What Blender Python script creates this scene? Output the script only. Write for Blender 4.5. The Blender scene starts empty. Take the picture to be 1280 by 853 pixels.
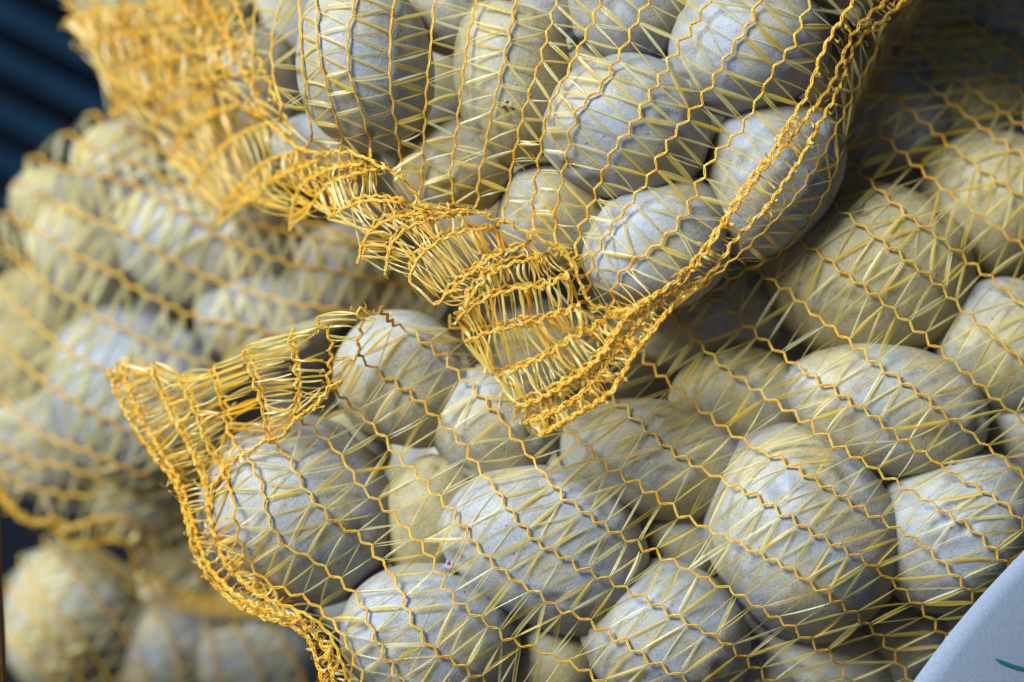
import bpy, bmesh, math, random
import numpy as np
from mathutils import Matrix, Vector, noise

random.seed(7)
RNG = np.random.default_rng(7)
scene = bpy.context.scene

# ------------------------------------------------------------------ camera, light, exposure
LENS, SENSOR = 85.0, 36.0
PXW, PXH = 1280.0, 853.0
F = LENS / SENSOR * PXW                 # focal length in photograph pixels
D = 0.944                               # focus distance in metres (0.3125 mm to a pixel there)
PITCH, ROLL = math.radians(25), math.radians(27)
fwd = Vector((0, math.cos(PITCH), -math.sin(PITCH)))
r0, u0 = Vector((1, 0, 0)), Vector((0, math.sin(PITCH), math.cos(PITCH)))
rgt = r0 * math.cos(ROLL) + u0 * math.sin(ROLL)
upv = u0 * math.cos(ROLL) - r0 * math.sin(ROLL)
TARGET = Vector((0, 0, 0.55))
CAM = TARGET - fwd * D
ROT = Matrix((rgt, upv, -fwd)).transposed()      # camera axes as columns
cam_d = bpy.data.cameras.new('camera')
cam_d.lens, cam_d.sensor_width = LENS, SENSOR
cam_d.clip_start, cam_d.clip_end = 0.05, 200
cam_d.dof.use_dof = True
cam_d.dof.focus_distance = D
cam_d.dof.aperture_fstop = 2.4
cam_d.dof.aperture_blades = 9
cam = bpy.data.objects.new('camera', cam_d)
cam.matrix_world = Matrix.Translation(CAM) @ ROT.to_4x4()
scene.collection.objects.link(cam)
scene.camera = cam

SUN_TO = (ROT @ Vector((-0.59, 0.56, 0.54))).normalized()   # towards the light
elev = math.asin(SUN_TO.z)
world = bpy.data.worlds.new('World'); scene.world = world
world.use_nodes = True
wn = world.node_tree.nodes; wl = world.node_tree.links
sky = wn.new('ShaderNodeTexSky'); sky.sky_type = 'NISHITA'; sky.sun_disc = False
sky.sun_elevation = elev; sky.air_density = .2; sky.dust_density = .1
sky.sun_rotation = math.atan2(SUN_TO.x, SUN_TO.y)
wl.new(sky.outputs[0], wn['Background'].inputs[0])
wn['Background'].inputs[1].default_value = 0.05
sun_d = bpy.data.lights.new('sun', 'SUN')
sun_d.energy = 5.0; sun_d.angle = math.radians(25); sun_d.color = (0.74, 0.865, 1.0)
sun = bpy.data.objects.new('sun', sun_d)
sun.rotation_euler = SUN_TO.to_track_quat('Z', 'Y').to_euler()
sun.location = TARGET + SUN_TO * 2
scene.collection.objects.link(sun)
vs = scene.view_settings
vs.view_transform = 'Standard'; vs.look = 'None'; vs.exposure = 0.64; vs.gamma = 1.0
vs.use_curve_mapping = False
scene.cycles.use_denoising = True
scene.cycles.max_bounces = 8
scene.cycles.diffuse_bounces = 2
scene.cycles.transparent_max_bounces = 24

# ------------------------------------------------------------------ geometry helpers
ROTN = np.array(ROT); CAMN = np.array(CAM)
def W(px, py, z):
    """photograph pixel + millimetres in front of the focus plane -> world point (metres)"""
    px, py, z = np.asarray(px, float), np.asarray(py, float), np.asarray(z, float)
    d = D - z * 0.001
    c = np.stack([(px - PXW / 2) / F * d, -(py - PXH / 2) / F * d, -d], -1)
    return c @ ROTN.T + CAMN

C = scene.collection
def link(o, parent=None):
    C.objects.link(o)
    if parent: o.parent = parent
    return o
def empty(name, loc):
    o = bpy.data.objects.new(name, None); o.location = loc; o.empty_display_size = 0.02
    return link(o)
def tag(o, label=None, cat=None, group=None, kind=None):
    for k, v in (('label', label), ('category', cat), ('group', group), ('kind', kind)):
        if v: o[k] = v
    return o
def mesh_obj(name, verts, faces, mat, parent=None, origin=None, smooth=True, attr=None):
    me = bpy.data.meshes.new(name)
    v = np.asarray(verts, float)
    if origin is not None: v = v - np.array(origin)
    f = np.asarray(faces, np.int32)
    me.vertices.add(len(v)); me.vertices.foreach_set('co', v.astype(np.float32).ravel())
    n, k = f.shape
    me.loops.add(n * k); me.loops.foreach_set('vertex_index', f.ravel())
    me.polygons.add(n); me.polygons.foreach_set('loop_start', np.arange(0, n * k, k, dtype=np.int32))
    me.update(calc_edges=True); me.validate()
    if smooth: me.polygons.foreach_set('use_smooth', [True] * len(me.polygons))
    if attr is not None:
        a = me.attributes.new('tint', 'FLOAT', 'POINT'); a.data.foreach_set('value', np.asarray(attr, np.float32))
    me.materials.append(mat)
    o = bpy.data.objects.new(name, me)
    return link(o, parent)

# ------------------------------------------------------------------ materials
def nt(name):
    m = bpy.data.materials.new(name); m.use_nodes = True
    t = m.node_tree; b = t.nodes['Principled BSDF']
    return m, t, b, (lambda k: t.nodes.new('ShaderNode' + k)), t.links.new
def ramp(N, p0, c0, p1, c1):
    r = N('ValToRGB'); e = r.color_ramp.elements
    e[0].position, e[0].color, e[1].position, e[1].color = p0, (*c0, 1), p1, (*c1, 1)
    return r
def noise_tex(N, L, vec, scale, detail=4, rough=0.6):
    n = N('TexNoise'); n.inputs['Scale'].default_value = scale
    n.inputs['Detail'].default_value = detail; n.inputs['Roughness'].default_value = rough
    if vec: L(vec, n.inputs['Vector'])
    return n
def mixc(N, L, fac, a, b, blend='MIX'):
    m = N('Mix'); m.data_type = 'RGBA'; m.blend_type = blend
    for i, x in ((0, fac), (6, a), (7, b)):
        if hasattr(x, 'links'): L(x, m.inputs[i])
        else: m.inputs[i].default_value = x if i == 0 else (*x, 1)
    return m.outputs[2]

def potato_material():
    m, t, b, N, L = nt('potato_skin')
    tc, oi = N('TexCoord'), N('ObjectInfo')
    add = N('VectorMath'); add.operation = 'ADD'
    mul = N('VectorMath'); mul.operation = 'SCALE'; mul.inputs[0].default_value = (7, 13, 5)
    L(oi.outputs['Random'], mul.inputs['Scale'])
    L(tc.outputs['Object'], add.inputs[0]); L(mul.outputs[0], add.inputs[1]); v = add.outputs[0]
    big = noise_tex(N, L, v, 42, 3, .55)
    mid = noise_tex(N, L, v, 160, 5, .65)
    fine = noise_tex(N, L, v, 1100, 3, .6)
    sep = N('SeparateColor'); L(oi.outputs['Color'], sep.inputs[0])
    # skin: yellow flesh tone where clean, pale grey where dusty with dried soil
    s = N('Math'); s.operation = 'ADD'; L(big.outputs[0], s.inputs[0]); L(sep.outputs[0], s.inputs[1])
    rr = ramp(N, .62, (0, 0, 0), 1.1, (1, 1, 1)); L(s.outputs[0], rr.inputs[0])
    col = mixc(N, L, rr.outputs[0], (.355, .36, .372), (.44, .36, .185))
    r2 = ramp(N, .33, (.70, .67, .63), .60, (1, 1, 1)); L(mid.outputs[0], r2.inputs[0])
    col = mixc(N, L, .6, col, r2.outputs[0], 'MULTIPLY')
    r3 = ramp(N, .33, (.55, .50, .45), .47, (1, 1, 1)); L(fine.outputs[0], r3.inputs[0])
    col = mixc(N, L, .6, col, r3.outputs[0], 'MULTIPLY')
    # soil smudges
    sm = noise_tex(N, L, v, 85, 6, .7); sr = ramp(N, .57, (0, 0, 0), .72, (1, 1, 1)); L(sm.outputs[0], sr.inputs[0])
    sf = N('Math'); sf.operation = 'MULTIPLY'; sf.inputs[1].default_value = .55; L(sr.outputs[0], sf.inputs[0])
    col = mixc(N, L, sf.outputs[0], col, (.20, .155, .115))
    ea = N('Attribute'); ea.attribute_name = 'tint'
    en = N('Math'); en.operation = 'MULTIPLY'; L(ea.outputs['Fac'], en.inputs[0])
    er = ramp(N, .35, (.35, .35, .35), .62, (1, 1, 1)); L(mid.outputs[0], er.inputs[0]); L(er.outputs[0], en.inputs[1])
    col = mixc(N, L, en.outputs[0], col, (.15, .105, .075))
    # lenticels: small dark pits
    vo = N('TexVoronoi'); vo.inputs['Scale'].default_value = 170; L(v, vo.inputs['Vector'])
    vr = ramp(N, .05, (1, 1, 1), .13, (0, 0, 0)); L(vo.outputs['Distance'], vr.inputs[0])
    gate = N('Math'); gate.operation = 'GREATER_THAN'; gate.inputs[1].default_value = .62
    vs_ = N('SeparateColor'); L(vo.outputs['Color'], vs_.inputs[0]); L(vs_.outputs[0], gate.inputs[0])
    pf = N('Math'); pf.operation = 'MULTIPLY'; L(vr.outputs[0], pf.inputs[0]); L(gate.outputs[0], pf.inputs[1])
    pf2 = N('Math'); pf2.operation = 'MULTIPLY'; pf2.inputs[1].default_value = .7; L(pf.outputs[0], pf2.inputs[0])
    col = mixc(N, L, pf2.outputs[0], col, (.13, .10, .07))
    L(col, b.inputs['Base Color'])
    b.inputs['Roughness'].default_value = .52
    b.inputs['Specular IOR Level'].default_value = .35
    h1 = N('Math'); h1.operation = 'MULTIPLY_ADD'; h1.inputs[1].default_value = .35
    L(fine.outputs[0], h1.inputs[0]); L(mid.outputs[0], h1.inputs[2])
    h2 = N('Math'); h2.operation = 'MULTIPLY_ADD'; h2.inputs[1].default_value = -.3
    L(pf.outputs[0], h2.inputs[0]); L(h1.outputs[0], h2.inputs[2])
    bp = N('Bump'); bp.inputs['Strength'].default_value = .55; bp.inputs['Distance'].default_value = .0009
    L(h2.outputs[0], bp.inputs['Height']); L(bp.outputs[0], b.inputs['Normal'])
    return m

def cord_material(name, c_lo, c_hi):
    m, t, b, N, L = nt(name)
    tc = N('TexCoord'); n = noise_tex(N, L, tc.outputs['Object'], 260, 3, .6)
    r = ramp(N, .36, c_lo, .64, c_hi); L(n.outputs[0], r.inputs[0])
    n2 = noise_tex(N, L, tc.outputs['Object'], 1500, 2, .6)
    col = mixc(N, L, .35, r.outputs[0], n2.outputs[0], 'OVERLAY')
    L(col, b.inputs['Base Color'])
    b.inputs['Roughness'].default_value = .5
    b.inputs['Specular IOR Level'].default_value = .4
    bp = N('Bump'); bp.inputs['Strength'].default_value = .5; bp.inputs['Distance'].default_value = .0004
    L(n2.outputs[0], bp.inputs['Height']); L(bp.outputs[0], b.inputs['Normal'])
    tr = N('BsdfTranslucent'); L(col, tr.inputs[0])
    mx = N('MixShader'); mx.inputs[0].default_value = .34
    L(b.outputs[0], mx.inputs[1]); L(tr.outputs[0], mx.inputs[2])
    L(mx.outputs[0], t.nodes['Material Output'].inputs[0])
    return m

def tape_material(name, lo, hi, clear, tl_mix):
    m, t, b, N, L = nt(name)
    at = N('Attribute'); at.attribute_name = 'tint'
    r = ramp(N, 0, lo, 1, hi); L(at.outputs['Fac'], r.inputs[0])
    L(r.outputs[0], b.inputs['Base Color'])
    b.inputs['Roughness'].default_value = .22
    b.inputs['Specular IOR Level'].default_value = .8
    tc = N('TexCoord'); n = noise_tex(N, L, tc.outputs['Object'], 900, 3, .6)
    bp = N('Bump'); bp.inputs['Strength'].default_value = .35; bp.inputs['Distance'].default_value = .0004
    L(n.outputs[0], bp.inputs['Height']); L(bp.outputs[0], b.inputs['Normal'])
    tl = N('BsdfTranslucent'); L(r.outputs[0], tl.inputs[0])
    tp = N('BsdfTransparent'); tp.inputs[0].default_value = (1, .93, .66, 1)
    m1 = N('MixShader'); m1.inputs[0].default_value = tl_mix
    L(b.outputs[0], m1.inputs[1]); L(tl.outputs[0], m1.inputs[2])
    m2 = N('MixShader'); m2.inputs[0].default_value = clear
    L(m1.outputs[0], m2.inputs[1]); L(tp.outputs[0], m2.inputs[2])
    L(m2.outputs[0], t.nodes['Material Output'].inputs[0])
    return m

def plain(name, col, rough=.6, var=.25, scale=60, spec=.4, bump=.0003):
    m, t, b, N, L = nt(name)
    tc = N('TexCoord'); n = noise_tex(N, L, tc.outputs['Object'], scale, 5, .65)
    lo = tuple(x * (1 - var) for x in col); hi = tuple(min(1, x * (1 + var)) for x in col)
    r = ramp(N, .3, lo, .7, hi); L(n.outputs[0], r.inputs[0]); L(r.outputs[0], b.inputs['Base Color'])
    b.inputs['Roughness'].default_value = rough; b.inputs['Specular IOR Level'].default_value = spec
    bp = N('Bump'); bp.inputs['Strength'].default_value = .4; bp.inputs['Distance'].default_value = bump
    L(n.outputs[0], bp.inputs['Height']); L(bp.outputs[0], b.inputs['Normal'])
    return m

M_POT = potato_material()
M_CORD = cord_material('yellow_cord', (.98, .46, .008), (1, .72, .11))
M_TAPE = tape_material('film_tape', (.95, .60, .015), (1, .91, .52), .48, .45)
M_EDGE = tape_material('gathered_film', (1, .48, .004), (1, .82, .24), .24, .45)
M_SPROUT = plain('sprout', (.36, .34, .24), .5, .3, 300)
M_SPROUT2 = plain('purple_sprout', (.42, .30, .36), .5, .4, 400)
M_BLUE = plain('blue_plastic', (.005, .026, .052), .42, .25, 30)
M_NAVY = plain('navy_plastic', (.003, .005, .012), .6, .2, 30)
M_WOOD = plain('brown_board', (.20, .085, .02), .7, .35, 60)
M_PAPER = plain('label_card', (.235, .262, .31), .75, .13, 900, .25, .0003)
M_INK = plain('green_ink', (.01, .14, .11), .5, .2, 300)
M_FLOOR = plain('concrete', (.07, .06, .05), .85, .2, 12)

# ------------------------------------------------------------------ setting
def plate(name, x0, x1, y0, y1, z, mat):
    o = mesh_obj(name, [(x0, y0, z), (x1, y0, z), (x1, y1, z), (x0, y1, z)], [(0, 1, 2, 3)], mat, smooth=False)
    return tag(o, kind='structure')
plate('ground', -6, 6, -6, 6, 0, M_FLOOR)

def box(cx, cy, cz, sx, sy, sz, bev=0.0):
    bm = bmesh.new(); bmesh.ops.create_cube(bm, size=1)
    for v in bm.verts: v.co = Vector((cx + v.co.x * sx, cy + v.co.y * sy, cz + v.co.z * sz))
    if bev: bmesh.ops.bevel(bm, geom=bm.edges[:], offset=bev, segments=2, affect='EDGES')
    return bm
def bm_obj(name, bm, mat, parent=None, smooth=False):
    me = bpy.data.meshes.new(name); bm.to_mesh(me); bm.free(); me.materials.append(mat)
    if smooth: me.polygons.foreach_set('use_smooth', [True] * len(me.polygons))
    return link(bpy.data.objects.new(name, me), parent)

# slatted blue crate standing behind the sacks, its slats level
pc = Vector(W(60, 110, -360))
crate = empty('slatted_crate', (pc.x + .25, pc.y + .02, 0.0))
tag(crate, 'dark blue slatted plastic crate wall behind the sacks', 'crate')
bm_obj('back_panel', box(0, .03, .62, 1.5, .012, 1.24, .003), M_NAVY, crate)
slat = None
for k in range(15):
    zc = pc.z + (k - 7.3) * .027
    if slat is None:
        slat = bm_obj('slat', box(0, 0, 0, 1.46, .014, .0135, .004), M_BLUE, crate); s_ = slat
    else:
        s_ = link(slat.copy(), crate)
    s_.location = (0, (.004 if k % 3 == 1 else 0), zc)
# brown board, widened beyond the left edge to shade the lower left sacks
bd = bm_obj('brown_board', box(0, 0, 0, .094, .21, .016, .003), M_WOOD)
bd.matrix_world = Matrix.Translation(Vector(W(-141, 790, -40))) @ (ROT @ Matrix.Rotation(math.radians(2.5), 3, 'Z')).to_4x4()
tag(bd, 'brown board at the lower left edge beside the dark gap, widened out of view to cast shade', 'board')

# ------------------------------------------------------------------ potatoes
MM = D / F * 1000                        # millimetres to a pixel at the focus plane
POTS = {'upper': [], 'lower': [], 'left': [], 'bottom': []}
def ico(sub):
    bm = bmesh.new(); bmesh.ops.create_icosphere(bm, subdivisions=sub, radius=1)
    bm.verts.ensure_lookup_table()
    v = np.array([x.co[:] for x in bm.verts]); f = np.array([[l.vert.index for l in q.loops] for q in bm.faces])
    bm.free(); return v, f
ICO = {4: ico(4), 5: ico(5)}
def potato(sack, px, py, rx, ry, ang, ztop, label, yellow=.4, sub=5, rz=None, group=None, eyes=6):
    k_ = {'upper': 1.07, 'lower': 1.10, 'left': 1.25, 'bottom': 1.2}[sack]; rx *= k_; ry *= k_
    if sack in ('bottom', 'left'): ztop -= 26
    rz = rz or min(rx, ry) * MM * .96
    zc = ztop - rz
    sc = (D - zc * .001) / D
    a, b, c = rx * MM * sc, ry * MM * sc, rz                    # mm
    v, f = ICO[sub]
    seed = Vector((RNG.uniform(-50, 50), RNG.uniform(-50, 50), RNG.uniform(-50, 50)))
    n = np.array([noise.noise(Vector(q) * 1.1 + seed) + .30 * noise.noise(Vector(q) * 2.7 + seed) for q in v])
    rad = 1 + .065 * n
    # blunter ends than a true ellipsoid, one end a little fuller
    p = np.sign(v) * np.abs(v) ** .97
    p *= rad[:, None]
    p[:, 1] *= 1 + .08 * v[:, 0] * RNG.choice([-1, 1])
    p[:, 1] += RNG.uniform(-.09, .09) * (v[:, 0] ** 2 - .3)
    eye = np.zeros(len(v))
    for _ in range(eyes):
        e = RNG.normal(size=3); e[2] = abs(e[2]) * .8; e /= np.linalg.norm(e)
        d = np.linalg.norm((v - e) * [1, 1.5, 1], axis=1)
        p *= (1 - .055 * np.exp(-(d / .09) ** 2) + .014 * np.exp(-((d - .2) / .08) ** 2))[:, None]
        eye = np.maximum(eye, .75 * np.exp(-(d / .055) ** 2))
    p = p * [a * .001, b * .001, c * .001]
    o = mesh_obj('potato', p, f, M_POT, attr=eye)
    R = ROT @ Matrix.Rotation(math.radians(-ang), 3, 'Z')
    o.matrix_world = Matrix.Translation(Vector(W(px, py, zc))) @ R.to_4x4()
    o.color = (yellow, 0, 0, 1)
    tag(o, label, 'potato', group)
    mw = np.array(o.matrix_world)
    cc = ((p @ mw[:3, :3].T + mw[:3, 3]) - CAMN) @ ROTN
    POTS[sack].append((px, py, zc, rz, cc[:, 0] / -cc[:, 2] * F + PXW / 2, -cc[:, 1] / -cc[:, 2] * F + PXH / 2, (D + cc[:, 2]) * 1000))
    return o
def sprout(par, px, py, z, size, mat, n=3):
    """a few stubby buds on a potato's eye"""
    vs_, fs_ = [], []
    v, f = ICO[4]
    v0, f0 = ico(2)
    for k in range(n):
        off = RNG.normal(size=2) * size * .55
        c = W(px + off[0], py + off[1], z + RNG.uniform(0, size * .15))
        s = size * MM * .001 * RNG.uniform(.35, .6)
        d = RNG.normal(size=3) * .3 + ROTN[:, 2]
        d /= np.linalg.norm(d)
        q = v0 * s; q = q + np.outer(q @ d, d) * RNG.uniform(.5, 1.4)
        fs_.append(f0 + len(vs_) * len(v0)); vs_.append(q + c)
    w = np.concatenate(vs_); inv = np.array(par.matrix_world.inverted())
    w = w @ inv[:3, :3].T + inv[:3, 3]
    return mesh_obj('sprout', w, np.concatenate(fs_), mat, par)

P = potato
# upper sack
p1 = P('upper', 782, 160, 100, 84, 8, 8, 'round pale grey potato at the middle of the upper sack', .22)
p2 = P('upper', 938, 58, 96, 82, -12, 6, 'big grey potato near the top of the upper sack beside the hem', .18)
P('upper', 962, 222, 102, 78, -62, 0, 'potato behind the braided hem of the upper sack, half hidden by it', .22)
P('upper', 822, 306, 90, 76, -28, 6, 'pale potato low in the upper sack just above the frayed corner', .22)
P('upper', 698, 272, 72, 62, 20, -14, 'shaded potato between the round pale one and the gathered seam', .35)
p6 = P('upper', 640, 104, 96, 70, 82, -4, 'tall yellowish potato with white buds left of the round pale one', .5)
P('upper', 455, 78, 104, 80, 78, 0, 'tall grey potato behind straight cords in the upper sack', .25)
P('upper', 566, 212, 72, 58, -15, -16, 'yellowish potato resting on the seam of the upper sack', .45)
P('upper', 332, 104, 68, 48, 70, -64, 'small grey potato at the left of the upper sack, slightly blurred', .3)
p10 = P('upper', 790, 8, 80, 68, 15, -8, 'grey potato cut by the top edge above the round pale one', .2)
P('upper', 572, 10, 58, 62, 40, -26, 'brownish shaded potato at the top edge behind the straight cords', .35)
P('upper', 690, 4, 48, 66, 0, -22, 'narrow potato at the top edge between two larger ones', .3)
P('upper', 408, 190, 66, 40, 15, -44, 'potato squeezed against the seam below the tall grey one', .3)
P('upper', 258, 30, 66, 54, 30, -98, 'yellowish blurred potato at the top of the upper sack', .5)
P('upper', 250, 128, 56, 44, -30, -110, 'blurred potato tucked behind the gathered folds of the upper sack', .45)
P('upper', 156, 24, 58, 48, 20, -140, 'blurred potato in the far top corner of the upper sack', .45)
P('upper', 1046, -54, 72, 62, 20, -6, 'pale potato cut by the top edge between the cords and the hem', .35)
for (x_, y_, z_) in ((950, -92, 12), (1060, -160, 14), (1180, -158, 6), (840, -120, 10), (1130, -114, 8), (960, -200, 16), (1110, -240, 20),  # unseen potatoes added above the frame to block sun from the top right
                     (960, -98, -44), (870, -150, -44), (1060, -120, -46), (1150, -130, -44), (1010, -180, -50), (980, -110, -96), (1080, -130, -100)):
    P('upper', x_, y_, 90, 78, 20, z_, 'unseen grey potato added above the picture to shade the upper right', .25, 4, None, 'unseen potatoes added above the top edge for shade')
# lower sack
P('lower', 1086, 340, 122, 102, 12, -14, 'large yellow potato right of the hem, biggest in the lower sack', .62)
P('lower', 1108, 510, 120, 74, 14, -6, 'long grey potato below the large yellow one', .34)
P('lower', 1002, 664, 126, 106, 62, 6, 'large tall grey potato in the lower right of the lower sack', .3)
q4 = P('lower', 682, 684, 124, 92, 24, 6, 'pale oblong potato with a purple bud at its left end', .2)
P('lower', 378, 642, 116, 106, 25, -8, 'large pale potato wrapped by the frayed edge of the lower sack', .26)
P('lower', 536, 796, 102, 84, 15, 2, 'pale potato at the bottom edge below the purple bud', .24)
P('lower', 834, 796, 98, 84, 20, 4, 'pale potato at the bottom edge between two taller ones', .24)
q8 = P('lower', 1196, 662, 102, 88, -35, -2, 'pale potato beside the paper label', .24)
P('lower', 818, 572, 112, 68, 10, -10, 'oblong yellowish potato just below the frayed corner', .42)
P('lower', 534, 648, 54, 74, 10, -18, 'yellow potato wedged behind the pale oblong one', .62)
P('lower', 512, 478, 86, 76, 30, -16, 'pale potato under the fold of the lower sack', .35)
P('lower', 614, 532, 78, 66, 35, -14, 'grey potato left below the frayed corner', .3)
P('lower', 926, 500, 80, 60, 10, -22, 'small yellowish potato left of the long grey one', .45)
P('lower', 886, 398, 88, 60, -10, -36, 'dark shaded potato under the hem of the upper sack', .3)
P('lower', 858, 672, 54, 56, 20, -26, 'small dark potato wedged in the gap beside the large tall one', .35)
P('lower', 1250, 436, 88, 76, 30, -22, 'grey potato at the right edge level with the long grey one', .35)
P('lower', 1242, 258, 86, 88, 30, -40, 'yellowish blurred potato at the right edge in half shade', .55)
P('lower', 1104, 150, 82, 74, -25, -62, 'dark potato in the shadow right of the hem', .3)
P('lower', 1212, 112, 84, 76, 20, -70, 'shaded potato in the upper right corner behind four cords', .45)
P('lower', 1160, 10, 80, 66, 20, -86, 'very dark potato at the top edge right of the hem', .3)
P('lower', 1270, 20, 70, 66, 0, -84, 'dark potato in the extreme upper right corner', .35)
P('lower', 692, 826, 58, 58, 20, -20, 'yellowish potato at the bottom edge behind two pale ones', .5)
P('lower', 1020, 820, 92, 60, 25, -26, 'shaded potato at the bottom below the large tall grey one', .35)
P('lower', 1282, 546, 60, 62, 0, -32, 'dark potato at the right edge above the one beside the label', .3)
P('lower', 940, 860, 60, 60, 0, -22, 'potato at the bottom edge right of the pale one', .3)
P('lower', 1120, 800, 60, 60, 0, -34, 'dim potato half hidden behind the paper label', .3)
P('lower', 700, 440, 70, 56, 20, -66, 'potato hidden behind the frayed corner of the upper sack', .35)
P('lower', 440, 560, 46, 40, 20, -40, 'small potato in the fold behind the frayed edge', .35)
# left sack, out of focus
P('left', 158, 218, 54, 52, 30, -100, 'bright blurred potato at the shoulder of the left sack', .3)
P('left', 252, 312, 92, 58, 22, -88, 'blurred oblong potato in the middle of the left sack', .25)
P('left', 112, 322, 64, 58, 30, -112, 'blurred potato at the rim of the left sack', .35)
P('left', 172, 494, 100, 84, 35, -92, 'large bluish blurred potato behind the frayed edge', .15)
P('left', 332, 402, 72, 50, 15, -86, 'blurred pale potato just above the frayed edge', .22)
P('left', 432, 338, 54, 50, 10, -72, 'blurred brownish potato under the fringe of the upper sack', .35)
P('left', 70, 262, 50, 44, 40, -124, 'blurred potato on the outline of the left sack against the blue crate', .35)
P('left', 38, 440, 62, 84, 10, -128, 'yellow blurred potato at the left edge of the picture', .7)
P('left', 62, 556, 66, 60, 20, -122, 'shaded blurred potato low in the left sack', .35)
P('left', 176, 608, 74, 54, 25, -130, 'dim blurred potato above the rolled hem of the left sack', .3)
P('left', 250, 684, 66, 56, 30, -146, 'dim brown potato beside the braided edge at the lower left', .35)
P('left', 300, 260, 60, 50, 20, -90, 'blurred potato below the gathered folds of the upper sack', .35)
P('left', 500, 372, 54, 42, 10, -84, 'blurred potato where the two frayed edges almost meet', .35)
# bottom sack, out of focus
P('bottom', 92, 776, 74, 82, 15, -138, 'round yellow blurred potato in the bottom left corner', .42)
P('bottom', 214, 816, 62, 66, 15, -146, 'dim blurred potato beside the round yellow one at the bottom', .3)
P('bottom', 322, 812, 70, 66, 15, -140, 'dim blurred potato at the bottom below the braided edge', .3)

# deeper potatoes that show through the gaps between the front ones
MAIN = {k: list(v) for k, v in POTS.items()}
DEEP = {
 'upper': [
  (876, 133, -100, 'dark potato in the gap right of the round pale one in the upper sack'),
  (706, 182, -104, 'dark potato in the gap left of the round pale one'),
  (527, 117, -104, 'dim potato in the dark gap right of the tall grey one'),
  (829, 86, -108, 'dark sliver of potato above the round pale one'),
  (890, 306, -104, 'dark potato in the gap between the braided hem and the potato above the frayed corner'),
  (627, 300, -110, 'dim potato showing through the fringe below the yellowish one on the seam'),
  (484, 231, -122, 'dim potato behind the gathered seam below the tall grey one'),
  (368, 58, -148, 'dim blurred potato between the tall grey and the small grey one'),
  (706, 78, -113, 'dark potato behind the green bud left of the round pale one'),
  (998, 96, -113, 'dark potato right of the big grey one, partly under the hem'),
  (292, 170, -163, 'blurred dim potato behind the folds under the small grey one')],
 'lower': [
  (1012, 268, -150, 'black looking potato in the gap between hem and large yellow one'),
  (566, 402, -122, 'dim potato between the two frayed edges, above the fold'),
  (656, 408, -124, 'dim potato seen through the hanging frayed corner'),
  (740, 366, -134, 'dark potato behind the right side of the frayed corner'),
  (802, 431, -130, 'dark potato directly under the braided hem beside the frayed corner'),
  (394, 486, -160, 'dim potato behind the standing flap of the lower sack'),
  (604, 613, -116, 'dark potato in the gap above the pale oblong one'),
  (757, 632, -118, 'dark potato in the gap right of the pale oblong one'),
  (908, 732, -116, 'dark potato in the gap left of the large tall grey one'),
  (1114, 606, -120, 'dark potato in the gap under the long grey one'),
  (992, 441, -130, 'dark potato in the gap under the large yellow one'),
  (1157, 239, -156, 'dark potato in the gap above the large yellow one'),
  (469, 702, -120, 'dark potato right of the potato wrapped by the frayed edge'),
  (604, 728, -118, 'dark potato in the gap below the pale oblong one'),
  (563, 570, -126, 'dark potato in the gap below the one under the fold'),
  (694, 520, -133, 'dark potato just below the tip of the frayed corner'),
  (1268, 334, -148, 'dark potato in the gap at the right edge below the half shaded one'),
  (652, 858, -120, 'dark sliver of potato at the bottom edge beside the pale one'),
  (1072, 68, -178, 'nearly black potato beside the top of the hem'),
  (1236, 785, -122, 'dim potato peeping out above the paper label')],
 'left': [
  (401, 266, -135, 'dim blurred potato under the fringe left of the brownish one'),
  (203, 392, -190, 'dark blurred potato in the middle gap of the left sack'),
  (126, 561, -210, 'dark blurred potato below the large bluish one'),
  (257, 578, -200, 'dark blurred potato just left of the frayed edge'),
  (322, 476, -185, 'dim blurred potato behind the standing flap, in the left sack')],
 'bottom': [
  (262, 780, -230, 'dark blurred potato between the two dim ones at the bottom')],
}
for sack_, spots in DEEP.items():
    for (x, y, z, lab) in spots:
        P(sack_, x, y, RNG.uniform(80, 94), RNG.uniform(66, 78), RNG.uniform(0, 180), z, lab, RNG.uniform(.25, .45), 4, None, 'potatoes deep in the ' + sack_ + ' sack')

sprout(q4, 564, 706, -14, 8, M_SPROUT2, 5)
sprout(p6, 632, 128, -5, 5, M_SPROUT, 3)
sprout(p10, 712, 58, -24, 9, M_SPROUT, 4)
sprout(q8, 1188, 580, -18, 10, M_SPROUT, 4)
sprout(p2, 949, 12, -1, 6, M_SPROUT, 3)

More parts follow.
